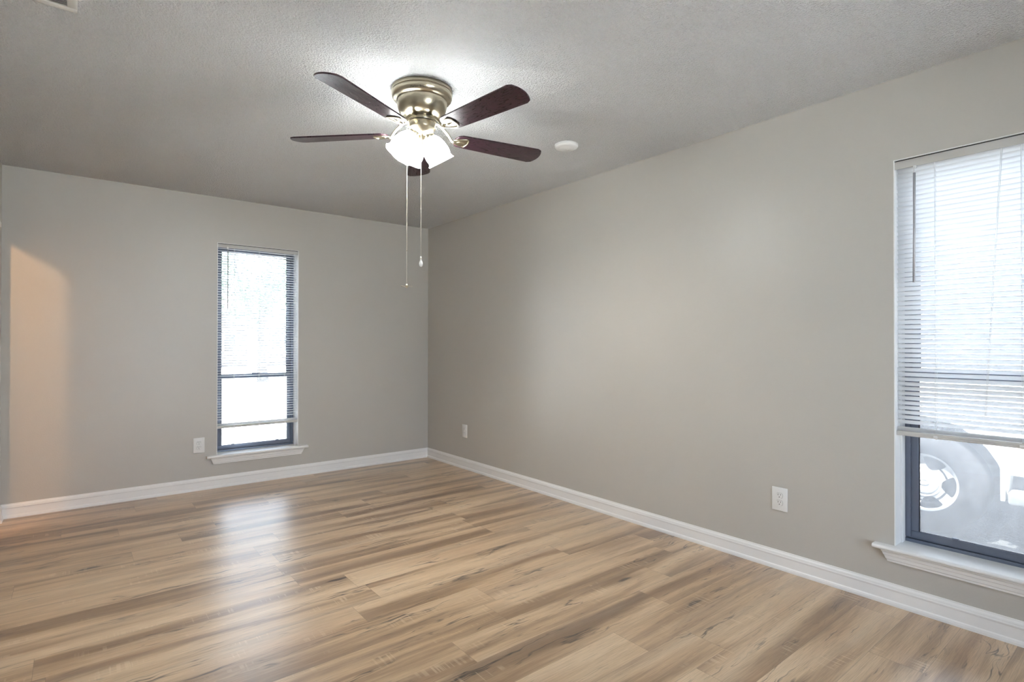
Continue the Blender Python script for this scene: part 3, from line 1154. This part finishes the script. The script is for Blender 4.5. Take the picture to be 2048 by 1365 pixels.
for q in (0, 1):
    m_ = MB()
    xx = wx - .015 if q == 0 else wx + 1.815
    m_.bbox((xx - .055, y2 + .49, .150), (xx + .085, wy - .475, .235), .018)
    for yy in (wy - .85, wy - 1.7, wy - 2.5):
        m_.bbox((xx + .02, yy - .03, .2), (xx + .08, yy + .03, zl + .03), .01)
    build('running_board', m_, M['white_paint'], car)
m_ = MB(); m_.box((wx + .17, -7.8, .16), (wx + 1.63, -3.15, .62)); build('underbody', m_, M['under'], car)
for xx in (wx + .01, wx + 1.60):
    for cyy in (wy, y2):
        m_ = MB()
        m_.bbox((xx, cyy - .452, .15), (xx + .20, cyy - .425, .37), .006)
        build('mud_flap', m_, M['white_paint'], car)


def wheel(xf, cy, sgn, nm='wheel'):
    """xf: plane of the outer face, sgn -1 when it faces -x"""
    R = .2185
    g = lambda h, rr, t: (xf - sgn * -h if False else xf + (-sgn) * h * -1, cy + rr * cos(t), wz + rr * sin(t))
    mp = lambda r, t, h: (xf + sgn * -h, cy + r * cos(t), wz + r * sin(t))   # h = inward depth
    mm = MB()
    ax = (sgn, 0, 0)
    mm.lathe([(R - .010, .0), (R + .03, .018), (R + .075, .022), (R + .115, .010), (.358, -.012), (.367, -.040), (.368, -.17), (.358, -.20), (R + .1, -.22), (R, -.20), (R - .01, -.1)], (xf, cy, wz), ax, n=64)
    ty = build(nm, mm, M['rubber'], car)
    # alloy face with five wide spokes
    bm = bmesh.new()
    rings = [.0, .030, .055, .078, .090, .104, .110, .120, .132, .146, .160, .172, .182, .188, .191, .199, .208, R]
    dep = [.028, .028, .026, .022, .022, .018, .021, .025, .026, .026, .024, .022, .020, .018, .016, .007, .002, .012]
    hws = {5: 6, 6: 12, 7: 16, 8: 19, 9: 21, 10: 22.5, 11: 23.5, 12: 23.5, 13: 20, 14: 13}
    NH, NS = 8, 14
    grid = []
    for i, (r, h) in enumerate(zip(rings, dep)):
        hw = hws.get(i, 4 if i < 5 else 11)
        row = []
        for a_ in (112, 184, 256, 328, 40):
            angs = [a_ - hw + 2 * hw * j / NH for j in range(NH)] + [a_ + hw + (72 - 2 * hw) * j / NS for j in range(NS)]
            row += [bm.verts.new(mp(max(r, .0005), rad(q), h)) for q in angs]
        grid.append(row)
    NA = 5 * (NH + NS)
    for i in range(len(rings) - 1):
        for k in range(NA):
            if 5 <= i <= 13 and k % (NH + NS) < NH: continue
            f_ = bm.faces.new((grid[i][k], grid[i][(k + 1) % NA], grid[i + 1][(k + 1) % NA], grid[i + 1][k]))
            f_.smooth = True
    res = bmesh.ops.solidify(bm, geom=bm.faces[:], thickness=.016)
    bm.verts.index_update()
    mm = MB()
    mm.add([tuple(v.co) for v in bm.verts], [tuple(v.index for v in f_.verts) for f_ in bm.faces], True)
    bm.free()
    sharp(build('alloy_rim', mm, M['alloy'], ty), 30)
    mm = MB()
    mm.lathe([(.0, -.010), (.064, -.012), (.082, -.015), (.088, -.019), (.090, -.026)], (xf, cy, wz), ax, n=48)
    # oval emblem ring and lug covers
    oval = [(xf - sgn * .0085, cy + .030 * cos(2 * PI * k / 40), wz + .019 * sin(2 * PI * k / 40)) for k in range(40)]
    mm.tube(oval, .0032, 6, closed=True)
    for k in range(5):
        t = rad(112 + 36 + 72 * k)
        mm.lathe([(.0, .0), (.008, -.002), (.009, -.012)], (xf - sgn * .014, cy + .078 * cos(t) * .72, wz + .078 * sin(t) * .72), ax, n=12)
    build('hub_cap', mm, M['alloy'], ty)
    mm = MB(); mm.lathe([(.0, -.055), (R - .012, -.055), (R - .012, -.16), (0, -.16)], (xf, cy, wz), ax, n=32)
    build('brake_drum', mm, M['under'], ty)


for cyy in (wy, y2):
    wheel(wx, cyy, -1)
    wheel(wx + 1.79, cyy, 1)

# tree in front of the far window
rnd = random.Random(11)
tx, ty_ = 2.35, 16.0
tr = thing('tree', (tx, ty_, GZ), 'leafy green tree with forked trunk outside the narrow window', 'tree')
m_ = MB()
m_.tube([(tx + .10, ty_, GZ - .05), (tx + .04, ty_, .5), (tx + .02, ty_, 1.0), (tx, ty_, 1.5), (tx - .04, ty_, 1.85)], [.22, .15, .13, .125, .12], 12)
m_.tube([(tx - .03, ty_, 1.72), (tx - .16, ty_, 2.0), (tx - .36, ty_, 2.35), (tx - .7, ty_ - .1, 3.2), (tx - .9, ty_ - .1, 4.2)], [.10, .09, .08, .06, .03], 10)
m_.tube([(tx - .03, ty_, 1.75), (tx + .08, ty_, 2.2), (tx + .35, ty_ + .1, 3.0), (tx + .7, ty_ + .2, 4.3)], [.10, .085, .06, .03], 10)
m_.tube([(tx - .03, ty_, 1.8), (tx + .0, ty_ - .3, 2.6), (tx + .1, ty_ - .8, 3.6)], [.09, .06, .03], 8)
build('trunk', m_, M['bark'], tr)
m_ = MB()
for cl in range(95):
    while True:
        c = Vector((rnd.uniform(-2.4, 2.4), rnd.uniform(-2.2, 2.2), rnd.uniform(-1.5, 2.2)))
        if c.length < 2.5: break
    c = Vector((tx - .1 + c.x, ty_ + c.y, 3.75 + c.z))
    rr = rnd.uniform(.30, .58)
    for k in range(85):
        d = Vector((rnd.gauss(0, 1), rnd.gauss(0, 1), rnd.gauss(0, .8)))
        pnt = c + d * rr * .55
        a = Vector((rnd.gauss(0, 1), rnd.gauss(0, 1), rnd.gauss(0, 1))).normalized()
        b = a.orthogonal().normalized()
        L = rnd.uniform(.10, .17)
        m_.add([pnt - a * L * .5, pnt + b * L * .28, pnt + a * L * .5, pnt - b * L * .28 + a.cross(b) * L * .08], [(0, 1, 2, 3)])
build('foliage', m_, M['leaf'], tr, fixn=False)

# house across the way
hs = thing('house', (6.2, 30, GZ), 'low pale brick house across the street beyond the tree', 'house')
m_ = MB(); m_.box((1.2, 30, GZ), (10.5, 37, 2.35)); build('wall', m_, M['brick'], hs)
m_ = MB(); m_.prism([(29.4, 2.30), (33.5, 3.25), (37.6, 2.30)], lambda p, q, s: (s, p, q), .7, 11.0); build('roof', m_, M['roof'], hs)
for xx in (3.1, 6.4):
    m_ = MB()
    for a, b in (((xx, .65), (xx + 1.5, .75)), ((xx, 1.75), (xx + 1.5, 1.85)), ((xx, .65), (xx + .1, 1.85)), ((xx + 1.4, .65), (xx + 1.5, 1.85)), ((xx + .7, .65), (xx + .8, 1.85))):
        m_.box((a[0], 29.93, a[1]), (b[0], 30.02, b[1]))
    wf = build('window', m_, M['trim'], hs)
    m_ = MB(); m_.box((xx + .05, 29.97, .7), (xx + 1.45, 29.99, 1.8)); build('pane', m_, M['carglass'], wf)
m_ = MB(); m_.bbox((5.15, 29.95, GZ), (6.0, 30.02, 1.9), .01); build('door', m_, M['trim'], hs)
